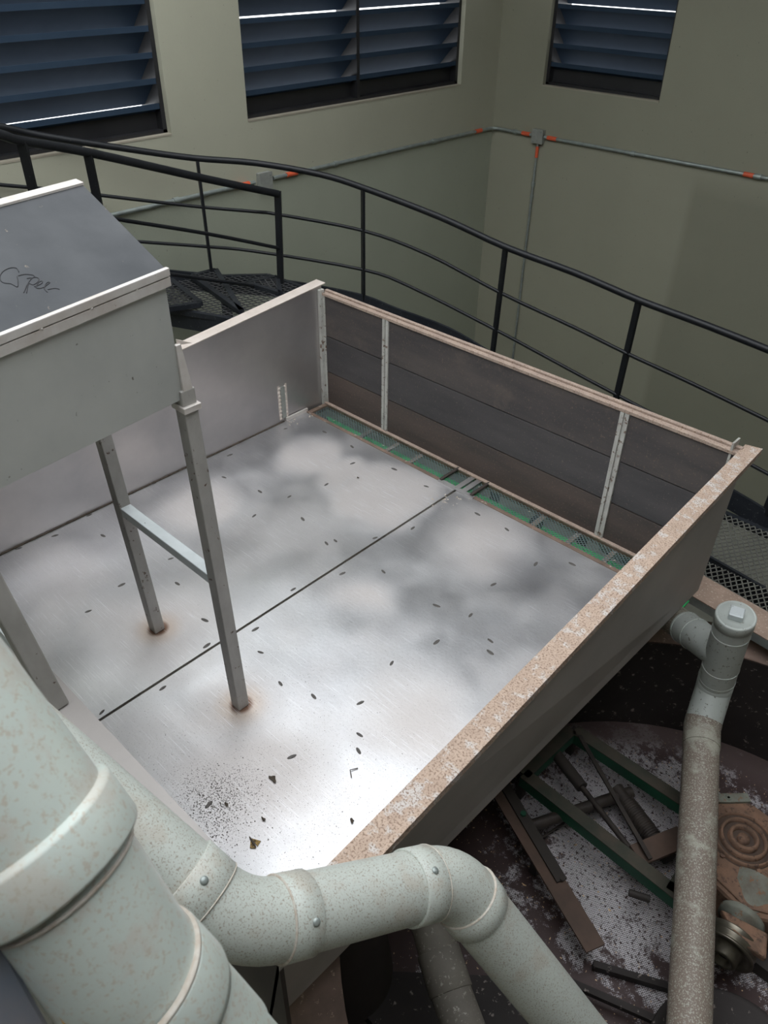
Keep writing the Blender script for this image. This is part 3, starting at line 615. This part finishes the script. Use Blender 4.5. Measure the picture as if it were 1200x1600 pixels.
# legs
def leg(a, b, wd=.056, rust=True):
    o = MB().bar(a, b, wd, wd, (1, 0, 0)).build('leg', M_leg, hop, .004)
    return o
leg((-2.04, 1.262, .0), (-2.105, 1.262, 1.56)); leg((-2.711, 1.272, .0), (-2.84, 1.262, 1.56))
leg((-1.84, .485, .841), (-1.955, .43, 1.60), .06); leg((-2.62, .485, .841), (-2.82, .43, 1.60), .06)
MB().bar((-2.755, 1.268, .715), (-2.10, 1.268, .715), .05, .045).build('brace', M_brace, hop, .003)
MB().bar((-2.66, .47, 1.06), (-1.90, .47, 1.06), .05, .045).build('brace', M_brace, hop, .003)
MB().hexa([(-2.105, 1.245, 1.50), (-2.075, 1.245, 1.50), (-2.075, 1.290, 1.50), (-2.105, 1.290, 1.50), (-2.10, 1.248, 1.72), (-2.084, 1.248, 1.72), (-2.084, 1.268, 1.72), (-2.10, 1.268, 1.72)]).build('leg_angle', M_rim, hop, .003)
MB().box((-2.14, 1.228, 1.482), (-2.062, 1.298, 1.505)).build('leg_collar', M_rim, hop, .003)
MB().slab([(-2.10, 1.26, 1.715), (-2.10, 1.315, 1.705), (-2.10, 1.26, 1.735)], (.006, 0, 0)).build('side_tab', M_flange_l, hop)

# side box fixed behind the hopper, its top corner just visible past the ridge
MB().hexa([(-3.6, .3, 1.5), (-2.87, .3, 1.5), (-2.87, 1.12, 1.5), (-3.6, 1.12, 1.5), (-3.6, .3, 1.93), (-2.87, .3, 2.0), (-2.87, 1.12, 2.0), (-3.6, 1.12, 1.93)]).build('side_box', M_hopper, hop, .004)

# ---------------------------------------------------------------- loose dirt on the tray floor
mothm = thing('moth', (-1.479, .88, .001), 'small brown and yellow moth lying near the bottom corner of the tray floor', 'moth')
MB().tube([(-1.505, .885, .005), (-1.48, .88, .006), (-1.455, .875, .004)], [.002, .005, .002], 8).build('moth_body', M_crumb, mothm)
MB().slab([(-1.495, .883, .004), (-1.452, .872, .003), (-1.47, .858, .002)], (0, 0, .0012)).build('wing', M_moth, mothm)
MB().slab([(-1.495, .887, .004), (-1.455, .882, .003), (-1.462, .905, .002)], (0, 0, .0012)).build('wing', M_moth, mothm)
def leaf(x, y, r, label):
    mb = MB(); k = 9; vs = [(x + math.cos(a) * r * random.uniform(.45, 1.2), y + math.sin(a) * r * .6 * random.uniform(.5, 1.2), random.uniform(.002, .008)) for a in [i * 2 * math.pi / k for i in range(k)]]
    mb.slab(vs, (0, 0, .0015)); tag(mb.build('leaf_scrap', M_crumb), label, 'leaf', 'dark leaf scraps on the tray floor')
leaf(-1.641, 1.113, .022, 'largest dark curled leaf scrap, in the bright middle of the near tray floor')
leaf(-1.272, 1.205, .012, 'dark leaf scrap lying close to the right wall of the tray')
leaf(-1.68, .909, .012, 'dark leaf scrap at the edge of the dirt patch in the near tray corner')
leaf(-1.524, .97, .012, 'small round dark leaf scrap between the moth and the largest leaf scrap')
leaf(-2.943, 2.908, .010, 'tiny dark scrap on the beige stain in the far part of the tray')
tw = MB(); tw.tube([(-1.425, 1.39, .003), (-1.44, 1.36, .006), (-1.418, 1.345, .003), (-1.412, 1.34, .003)], .0022, 6)
tag(tw.build('twig', M_crumb), 'thin hooked black twig on the bright near floor of the tray', 'twig')
cr = MB()
for i in range(900):
    if i < 600: x = random.gauss(-1.70, .085); y = random.gauss(.87, .09)
    else: x = random.uniform(-2.2, -1.0); y = random.uniform(.6, 1.7)
    if not (-3.7 < x < -.98 and .56 < y < 3.2): continue
    r = random.uniform(.0012, .0042) * (1 if i < 600 else .8); a = random.uniform(0, 3)
    ca, sa = math.cos(a) * r, math.sin(a) * r
    cr.add([(x + ca, y + sa, .0005), (x - sa, y + ca, .0005), (x - ca, y - sa * .6, .0005), (x, y, r * .8)], [(0, 1, 3), (1, 2, 3), (2, 0, 3), (2, 1, 0)])
tag(cr.build('dirt_crumbs', M_crumb), 'sprinkling of dark dirt crumbs in the near corner of the tray floor', 'dirt', kind='stuff')
pg = MB()
for i in range(46):
    if i < 26: x = random.gauss(-2.40, .05); y = random.gauss(3.12, .06)
    elif i < 36: x = random.uniform(-3.79, -3.72); y = random.uniform(3.02, 3.24)
    else: x = random.uniform(-3.6, -1.2); y = random.uniform(3.25, 3.42)
    r = random.uniform(.003, .008); z = .0005 if y < 3.24 else .006
    pg.add([(x + r, y, z), (x - r * .4, y + r, z), (x - r, y - r * .7, z), (x, y, z + r * .8)], [(0, 1, 3), (1, 2, 3), (2, 0, 3), (2, 1, 0)])
tag(pg.build('pale_grit', M_pale), 'pale bean fragments scattered where the floor seam meets the drain', 'grit', kind='stuff')

# ---------------------------------------------------------------- pipes
def ring(a, b, r0, r1, seg=40):
    """sleeve of length a-b, outer radius r1, wall down to r0"""
    a = V(a); b = V(b); h = (b - a).length
    return MB().lathe(a, b - a, [(r0, 0), (r1 - .002, 0), (r1, .002), (r1, h - .002), (r1 - .002, h), (r0, h)], seg)
def at(p, q, t): return V(p) + (V(q) - V(p)) * t
# pipe over the near edge of the tray
med = thing('drain_pipe', (-.76, .41, 1.05), 'pale green-grey plastic pipe with two elbows crossing the near edge of the tray', 'pipe')
R = .084
Q0, Q1, Q2, Q3 = V((-1.95, .02, 1.960)), V((-.762, .388, 1.114)), V((-.586, .896, .864)), V((.10, 1.18, -.16))
u01 = (Q1 - Q0).normalized(); u12 = (Q2 - Q1).normalized(); u23 = (Q3 - Q2).normalized()
t1, t2 = .10, .085
MB().tube([Q0, Q1 - u01 * (t1 + .03)], R, 48).build('pipe_section', M_pvc, med)
MB().tube([Q1 + u12 * (t1 + .02), Q2 - u12 * (t2 + .02)], R, 48).build('pipe_section', M_pvc, med)
MB().tube([Q2 + u23 * (t2 + .01), Q3], R, 48).build('pipe_section', M_pvc, med)
e1 = MB().tube(bend(Q0, Q1, Q2, t1, 8), R + .002, 48, False).build('elbow', M_pvc, med)
e2 = MB().tube(bend(Q1, Q2, Q3, t2, 8), R + .002, 48, False).build('elbow', M_pvc, med)
for c, u, s0, s1, el in ((Q1, -u01, t1 - .01, t1 + .065, e1), (Q1, u12, t1 - .01, t1 + .06, e1), (Q2, -u12, t2 - .01, t2 + .06, e2), (Q2, u23, t2 - .01, t2 + .05, e2)):
    ring(c + u * s0, c + u * s1, R, R + .0065, 48).build('socket', M_pvc, el)
    ring(c + u * (s0 - .0025), c + u * (s0 + .002), R, R + .0075, 48).build('glue_line', M_pvc_glue, el)
def screw(base, nrm, par, r=.009):
    MB().lathe(base, nrm, [(0, .0045), (r * .6, .0045), (r, .002), (r, -.006)], 14).build('screw', M_conduit, par)
camp = V((0, 0, 2.8))
for c, u, d in ((Q1, -u01, t1 + .035), (Q1, u12, t1 + .035), (Q2, -u12, t2 + .03)):
    p = c + u * d; v_ = (camp - p); v_ = (v_ - u * v_.dot(u)).normalized(); side = u.cross(v_)
    nn = (v_ * .95 + side * .25).normalized(); screw(p + nn * (R + .0065), nn, med)

# big pipe right under the camera
big = thing('drain_pipe', (-.55, .1, 1.6), 'thick pale plastic pipe with wide sleeves, out of focus in the lower left corner', 'pipe')
S = [V((-.80, .050, 2.55)), V((-.555, .090, 1.989)), V((-.513, .096, 1.914)), V((-.475, .101, 1.843)), V((-.407, .138, 1.682)), V((-.20, .245, 1.15))]
d1 = (S[1] - V((-.635, .076, 2.095))).normalized()
MB().tube([S[1] - d1 * .65, S[1] - d1 * .03], .090, 56, False).build('pipe_section', M_pvc_big, big)
MB().lathe(S[1] - d1 * .058, d1, [(.090, -.004), (.098, 0), (.0995, .004), (.0995, .054), (.098, .058), (.088, .058), (.088, .0)], 56).build('sleeve', M_pvc_big, big)
d2 = (S[4] - S[3]).normalized()
MB().tube([S[1] - d1 * .03] + bend(S[1], S[2], S[3], .05, 6) + [S[4]], .0815, 56, False).build('elbow', M_pvc_big, big)
MB().lathe(S[1] + d1 * .012, d1, [(.0815, 0), (.0835, .001), (.0835, .004), (.0815, .005)], 56).build('glue_line', M_pvc_glue, big)
MB().lathe(S[3] - d2 * .0, d2, [(.081, -.002), (.0885, 0), (.0900, .004), (.0900, .060), (.087, .072), (.080, .074)], 56).build('sleeve', M_pvc_big, big)
MB().lathe(S[3] - d2 * .003, d2, [(.081, 0), (.0892, .0), (.0892, .004), (.081, .004)], 56).build('glue_line', M_pvc_glue, big)
MB().tube([S[3] + d2 * .03, S[4], S[5]], .0775, 56).build('pipe_section', M_pvc_big, big)

# tee at the far right corner with capped top and long brown stained pipe
tee = thing('drain_pipe', (-.6, 3.0, -.4), 'brown stained plastic pipe from a capped tee at the right corner of the tray', 'pipe')
A = V((-.967, 3.30, -.150)); T0 = V((-.607, 3.02, .293)); T1 = V((-.602, 3.115, -.275)); T2 = V((-.560, 2.965, -.400)); T3 = V((.09, 1.60, -.63))
axd = (T1 - T0).normalized(); Jn = T0 + axd * .30
MB().tube([T0 + axd * .01, T1], .086, 40).build('tee_body', M_tee, tee)
MB().tube([A, A + (Jn - A) * .3], .080, 32).build('pipe_section', M_pvc_dirty, tee)
MB().tube([A + (Jn - A) * .28, Jn], .085, 32).build('tee_branch', M_tee, tee)
for t in (.30, .48): ring(at(A, Jn, t), at(A, Jn, t + .012), .08, .0885, 32).build('socket', M_tee, tee)
for t in (.20, .66, .84): ring(T0 + axd * .57 * t, T0 + axd * (.57 * t + .004), .08, .0885, 40).build('socket', M_tee, tee)
cap = MB().lathe(T0 + axd * .055, -axd, [(.086, 0), (.0895, .003), (.0895, .055), (.086, .060), (.078, .060), (.076, .052), (0, .052)], 40).build('cap', M_tee, tee)
cu = V((.72, .69, 0)); cu = (cu - axd * cu.dot(axd)).normalized()
MB().bar(T0 + axd * .003, T0 - axd * .030, .062, .062, cu + axd.cross(cu) * .55).build('cap_nut', M_brace, cap, .004)
dl = (T2 - T1).normalized(); d4 = (T3 - T2).normalized()
ring(T1 - axd * .07, T1 + axd * .01, .08, .0875, 40).build('socket', M_tee, tee)
MB().tube([T1 - axd * .005, T1 + dl * .06, T2 - dl * .05, T2], [.0865, .087, .087, .0865], 40).build('elbow', M_tee, tee)
MB().tube([T2 - dl * .03, T2 + d4 * .01, T2 + d4 * .12], .0885, 40).build('elbow_end', M_pvc_dirty, tee)
MB().tube([T2, T3], .0845, 48).build('pipe_section', M_pvc_dirty, tee)

# dim pipe below the near pipe
low = thing('drain_pipe', (-.8, 1.2, -.5), 'dim dusty grey pipe in the shadow under the tray, below the second elbow', 'pipe')
P0, P1_, P2_, P3_ = V((-1.05, 1.36, -.33)), V((-.83, 1.25, -.50)), V((-.70, 1.18, -.54)), V((-.45, 1.06, -.60))
MB().tube([P0, P1_, P2_, P3_], .082, 32).build('pipe_section', M_pvc_dark, low)
ring(at(P1_, P2_, -.1), at(P1_, P2_, .9), .08, .088, 32).build('socket', M_pvc_dark, low)

# ---------------------------------------------------------------- beam and round tank below
bm = thing('support_beam', (-.5, 3.7, ZF), 'dusty brown steel ledge beam beneath the stair platform at the right', 'beam')
bb = MB(); bb.hexa([(-1.6, 3.66, -.206), (.4, 3.46, -.206), (.4, 3.66, -.206), (-1.6, 3.87, -.206), (-1.6, 3.66, -.20), (.4, 3.46, -.20), (.4, 3.66, -.20), (-1.6, 3.87, -.20)]); bb.build('beam_flange', M_beam, bm)
bb = MB(); bb.hexa([(-1.6, 3.66, -.26), (.4, 3.46, -.26), (.4, 3.467, -.26), (-1.6, 3.667, -.26), (-1.6, 3.66, -.206), (.4, 3.46, -.206), (.4, 3.467, -.206), (-1.6, 3.667, -.206)]); bb.build('beam_web', M_conduit, bm)
MB().box((-1.43, 3.72, ZF), (-1.37, 3.78, -.207)).build('support_post', M_blacksteel, bm)
MB().box((.27, 3.52, -.349), (.33, 3.58, -.207)).build('support_post', M_blacksteel, bm)

TC = V((-.06, 2.08, 0)); TR = 1.53
tank = thing('round_tank', (TC.x, TC.y, ZF), 'wide round dark tank with dusty rim under the right side of the tray', 'tank')
MB().lathe((TC.x, TC.y, 0), (0, 0, 1), [(TR, -1.06), (TR, -.36)], 96).build('tank_wall', M_dark, tank)
MB().lathe((TC.x, TC.y, 0), (0, 0, 1), [(TR, -.37), (TR, -.35), (TR + .22, -.35), (TR + .22, ZF)], 96).build('tank_rim', M_rim_c, tank)
pfm = MB(); nseg = 96
pfm.add([(TC.x + math.cos(2 * math.pi * k / nseg) * TR, TC.y + math.sin(2 * math.pi * k / nseg) * TR, -1.05) for k in range(nseg)], [tuple(range(nseg))])
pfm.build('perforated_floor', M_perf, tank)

# green frame of the stirrer
z = -.85
gf = thing('stirrer_frame', (-.8, 2.6, -1.05), 'green steel angle frame of the stirrer lying over the perforated floor', 'frame')
def angle(a, b, name='frame_bar', m1=M_dustgreen, m2=M_darkgreen, w_=.07):
    a = V(a); b = V(b); d = (b - a).normalized(); r = V((d.y, -d.x, 0)) * w_ / 2
    o = MB().hexa([a - r, a + r, b + r, b - r, a - r + V((0, 0, .006)), a + r + V((0, 0, .006)), b + r + V((0, 0, .006)), b - r + V((0, 0, .006))]).build(name, m1, gf)
    k = r * (1 if r.dot(V((.42, -.43, 0))) > 0 else -1)
    MB().hexa([a + k * .9 - V((0, 0, .07)), a + k - V((0, 0, .07)), b + k - V((0, 0, .07)), b + k * .9 - V((0, 0, .07)), a + k * .9, a + k, b + k, b + k * .9]).build('frame_web', m2, o)
angle((-1.15, 2.85, z), (-.30, 2.85, z)); angle((-1.19, 2.41, z), (-.10, 2.36, z)); angle((-1.165, 2.84, z), (-1.19, 2.40, z)); angle((-.30, 2.36, z), (-.32, 2.85, z))
for x, y in ((-1.15, 2.85), (-1.19, 2.41), (-.32, 2.85), (-.12, 2.36)): MB().box((x - .02, y - .02, -1.05), (x + .02, y + .02, z)).build('foot', M_dark2, gf)
MB().bar((-1.10, 2.81, -.82), (-.457, 2.43, -.835), .022, .012).build('flat_rod', M_rod, gf)
MB().tube([(-1.144, 2.669, -.9), (-.56, 2.45, -.9)], .016, 10).build('shaft', M_rod, gf)
MB().tube([(-1.16, 2.675, -.9), (-.93, 2.59, -.9)], .034, 14).build('shaft_sleeve', M_dark2, gf)
MB().tube([(-1.02, 2.20, -.93), (-.73, 2.77, -.93)], .032, 14).build('cross_tube', M_rod, gf)
wm = MB().tube([(-.80, 2.73, -.93), (-.40, 2.56, -.93)], .040, 16)
ww = (V((-.40, 2.56, -.93)) - V((-.80, 2.73, -.93))); wn = ww.normalized()
for k in range(26): wm.lathe(V((-.72, 2.696, -.93)) + wn * (k * .0125), wn, [(.040, 0), (.049, .004), (.040, .009)], 16)
wm.build('worm_shaft', M_rod, gf)
MB().bar((-.52, 2.42, -.87), (-.40, 2.68, -.87), .11, .02).build('mount_plate', M_rustplate, gf)
MB().tube([(-.37, 2.30, -.92), (-.46, 2.26, -.92)], .018, 10).build('pin', M_dark2, gf)
MB().tube([(-.86, 2.62, -1.0), (-.98, 2.1, -1.0)], .006, 6).build('wire', M_rod, gf)

fb = thing('flat_bar', (-.8, 2.1, -1.0), 'rusty brown flat bar pointing down right below the green frame', 'bar')
a = V((-1.27, 2.28, -.90)); b = V((-.435, 1.91, -.90))
MB().bar(a, b, .10, .012).build('bar_plate', M_rustplate, fb)
MB().bar(a + V((.02, .03, .014)), a + (b - a) * .66 + V((.0, .03, .014)), .055, .012).build('clamp_strip', M_dark2, fb)
MB().lathe((-1.06, 2.225, -.88), (0, 0, 1), [(.016, 0), (.016, .012), (0, .012)], 6, smooth=False).build('bolt', M_darkgreen, fb)
MB().lathe((-.72, 2.07, -.88), (0, 0, 1), [(.013, 0), (.013, .012), (0, .012)], 6, smooth=False).build('bolt', M_dark2, fb)
MB().box((-.9, 2.08, -1.05), (-.86, 2.12, -.906)).build('foot', M_dark2, fb)

# gearbox with round cover, neck and pulley
gb = thing('gearbox', (-.1, 2.65, -1.05), 'rusty cast gearbox with round ribbed cover beside the long stained pipe', 'gearbox')
gc = V((-.166, 2.748, -.70))
body = [(-.40, 2.80), (-.33, 2.96), (-.20, 2.99), (.12, 2.95), (.22, 2.75), (.18, 2.52), (-.00, 2.42), (-.22, 2.47), (-.34, 2.60)]
MB().slab([(x, y, -.98) for x, y in body], (0, 0, .25)).build('housing', M_gear, gb, .02)
MB().slab([(gc.x + (x - gc.x) * .93, gc.y + (y - gc.y) * .93, -.73) for x, y in body], (0, 0, .012)).build('cover_plate', M_gear, gb, .006)
rc = MB().lathe(gc - V((0, 0, .02)), (0, 0, 1), [(.150, 0), (.147, .008), (0, .008)], 48).build('round_cover', M_gear_d, gb)
for ra, rb, hh in ((.146, .132, .022), (.112, .094, .028), (.072, .052, .034), (.030, .0, .026)):
    MB().lathe(gc - V((0, 0, .014)), (0, 0, 1), [(ra, 0), (ra - .003, hh - .006), (rb + .003 if rb else 0, hh), (rb, 0)], 48).build('raised_ring', M_gear, rc)
for k in range(6):
    an = k * math.pi / 3 + .3; MB().lathe(gc + V((math.cos(an) * .165, math.sin(an) * .150, -.02)), (0, 0, 1), [(.012, 0), (.012, .012), (0, .012)], 6, smooth=False).build('bolt', M_gear, gb)
lug = MB(); lug.bar((-.36, 2.87, -.712), (-.24, 2.99, -.712), .05, .02); lug.lathe((-.315, 2.915, -.703), (0, 0, 1), [(.016, 0), (.016, .006), (.009, .006), (.009, .001), (0, .001)], 12)
lug.build('lug', M_gearg, gb, .004)
MB().slab([(x, y, -1.05) for x, y in [(-.2, 2.4), (.2, 2.4), (.2, 2.9), (-.2, 2.9)]], (0, 0, .08)).build('base', M_dark2, gb)
ax = (V((.0, 2.18, -.83)) - V((-.02, 2.60, -.80))).normalized(); n0 = V((-.02, 2.62, -.80))
MB().lathe(n0, ax, [(.13, 0), (.125, .06), (.105, .10), (.09, .16), (.10, .17), (.10, .20), (.055, .21), (.055, .30)], 40).build('neck', M_gearg, gb)
MB().slab([(-.10, 2.36, -.76), (.10, 2.40, -.76), (.14, 2.30, -.78), (.02, 2.28, -.76)], (0, 0, .04)).build('casting_ear', M_gear, gb, .01)
pul = thing('pulley', tuple(n0 + ax * .36), 'worn metal belt pulley with two grooves at the right edge', 'pulley')
MB().lathe(n0 + ax * .285, ax, [(.03, 0), (.115, 0), (.118, .006), (.098, .018), (.098, .022), (.118, .034), (.118, .040), (.098, .052), (.098, .056), (.120, .070), (.120, .078), (.100, .080), (.092, .068), (.065, .068), (.062, .120), (.050, .126), (.040, .122), (.036, .085), (0, .085)], 48).build('pulley_wheel', M_pulley, pul)
MB().tube([n0 + ax * .28, n0 + ax * .38], .026, 16).build('shaft', M_dark2, pul)

# dark ledges and round drum lid in the foreground of the tank
lg = thing('tank_ledge', (-.3, 1.6, -1.05), 'dark dusty steel ledge across the near part of the round tank', 'ledge')
MB().hexa([(-1.3, 1.02, -1.05), (.3, 1.02, -1.05), (.9, 1.9, -1.05), (-.62, 1.62, -1.05), (-1.3, 1.02, -.99), (.3, 1.02, -.99), (.9, 1.9, -.99), (-.62, 1.62, -.99)]).build('ledge_plate', M_dark, lg)
MB().bar((-.62, 1.68, -.975), (.6, 2.12, -.975), .03, .03).build('ledge_bar', M_dark, lg)
MB().bar((-.42, 1.90, -1.02), (.05, 2.14, -1.02), .03, .04).build('ledge_bar', M_dark, lg)
dr = thing('drum_cover', (.25, 1.95, -.99), 'dark speckled round drum cover in the bottom right corner', 'cover')
MB().lathe((.22, 1.88, -.99), (0, 0, 1), [(.33, 0), (.33, .05), (.325, .055), (.30, .055), (.295, .05), (0, .05)], 64).build('lid_disc', M_dark, dr)

# ---------------------------------------------------------------- dark drum under the tray and other background
dk = thing('discharge_chute', (-1.22, 1.10, -1.0), 'dark brown flared chute hanging under the near corner of the tray', 'chute')
MB().lathe((-1.24, 1.08, 0), (0, 0, 1), [(.155, -.095), (.16, -.20), (.185, -.45), (.215, -.75), (.24, -1.0)], 48).build('chute_shell', M_dark2, dk)
MB().lathe((-1.24, 1.08, 0), (0, 0, 1), [(.19, -.10), (.19, -.092), (0, -.092)], 48).build('chute_flange', M_dark2, dk)
# tray legs under the sheet
for x, y in ((-3.7, .7), (-3.7, 3.3), (-1.9, 3.38)):
    MB().box((x - .03, y - .03, ZF), (x + .03, y + .03, -.03)).build('tray_leg', M_blacksteel, tray)
for y in (1.0, 2.35, 3.2):
    MB().box((-3.8, y - .025, -.09), (-.98, y + .025, -.031)).build('joist', M_blacksteel, tray)
# blurred machine corner at the bottom left
bc = thing('machine_corner', (-.52, -.05, 1.7), 'blurred blue-grey steel machine corner at the very bottom left', 'machine')
MB().hexa([(-.60, .0, 2.035), (-.555, .022, 1.998), (-.466, .018, 1.886), (-.52, -.10, 1.82), (-.52, -.12, 2.06), (-.50, -.06, 2.03), (-.42, -.08, 1.90), (-.45, -.16, 1.86)]).build('corner_sheet', M_blue, bc, .01)
MB().bar((-.555, .030, 1.995), (-.462, .027, 1.880), .006, .02).build('rust_streak', M_yellow, bc)
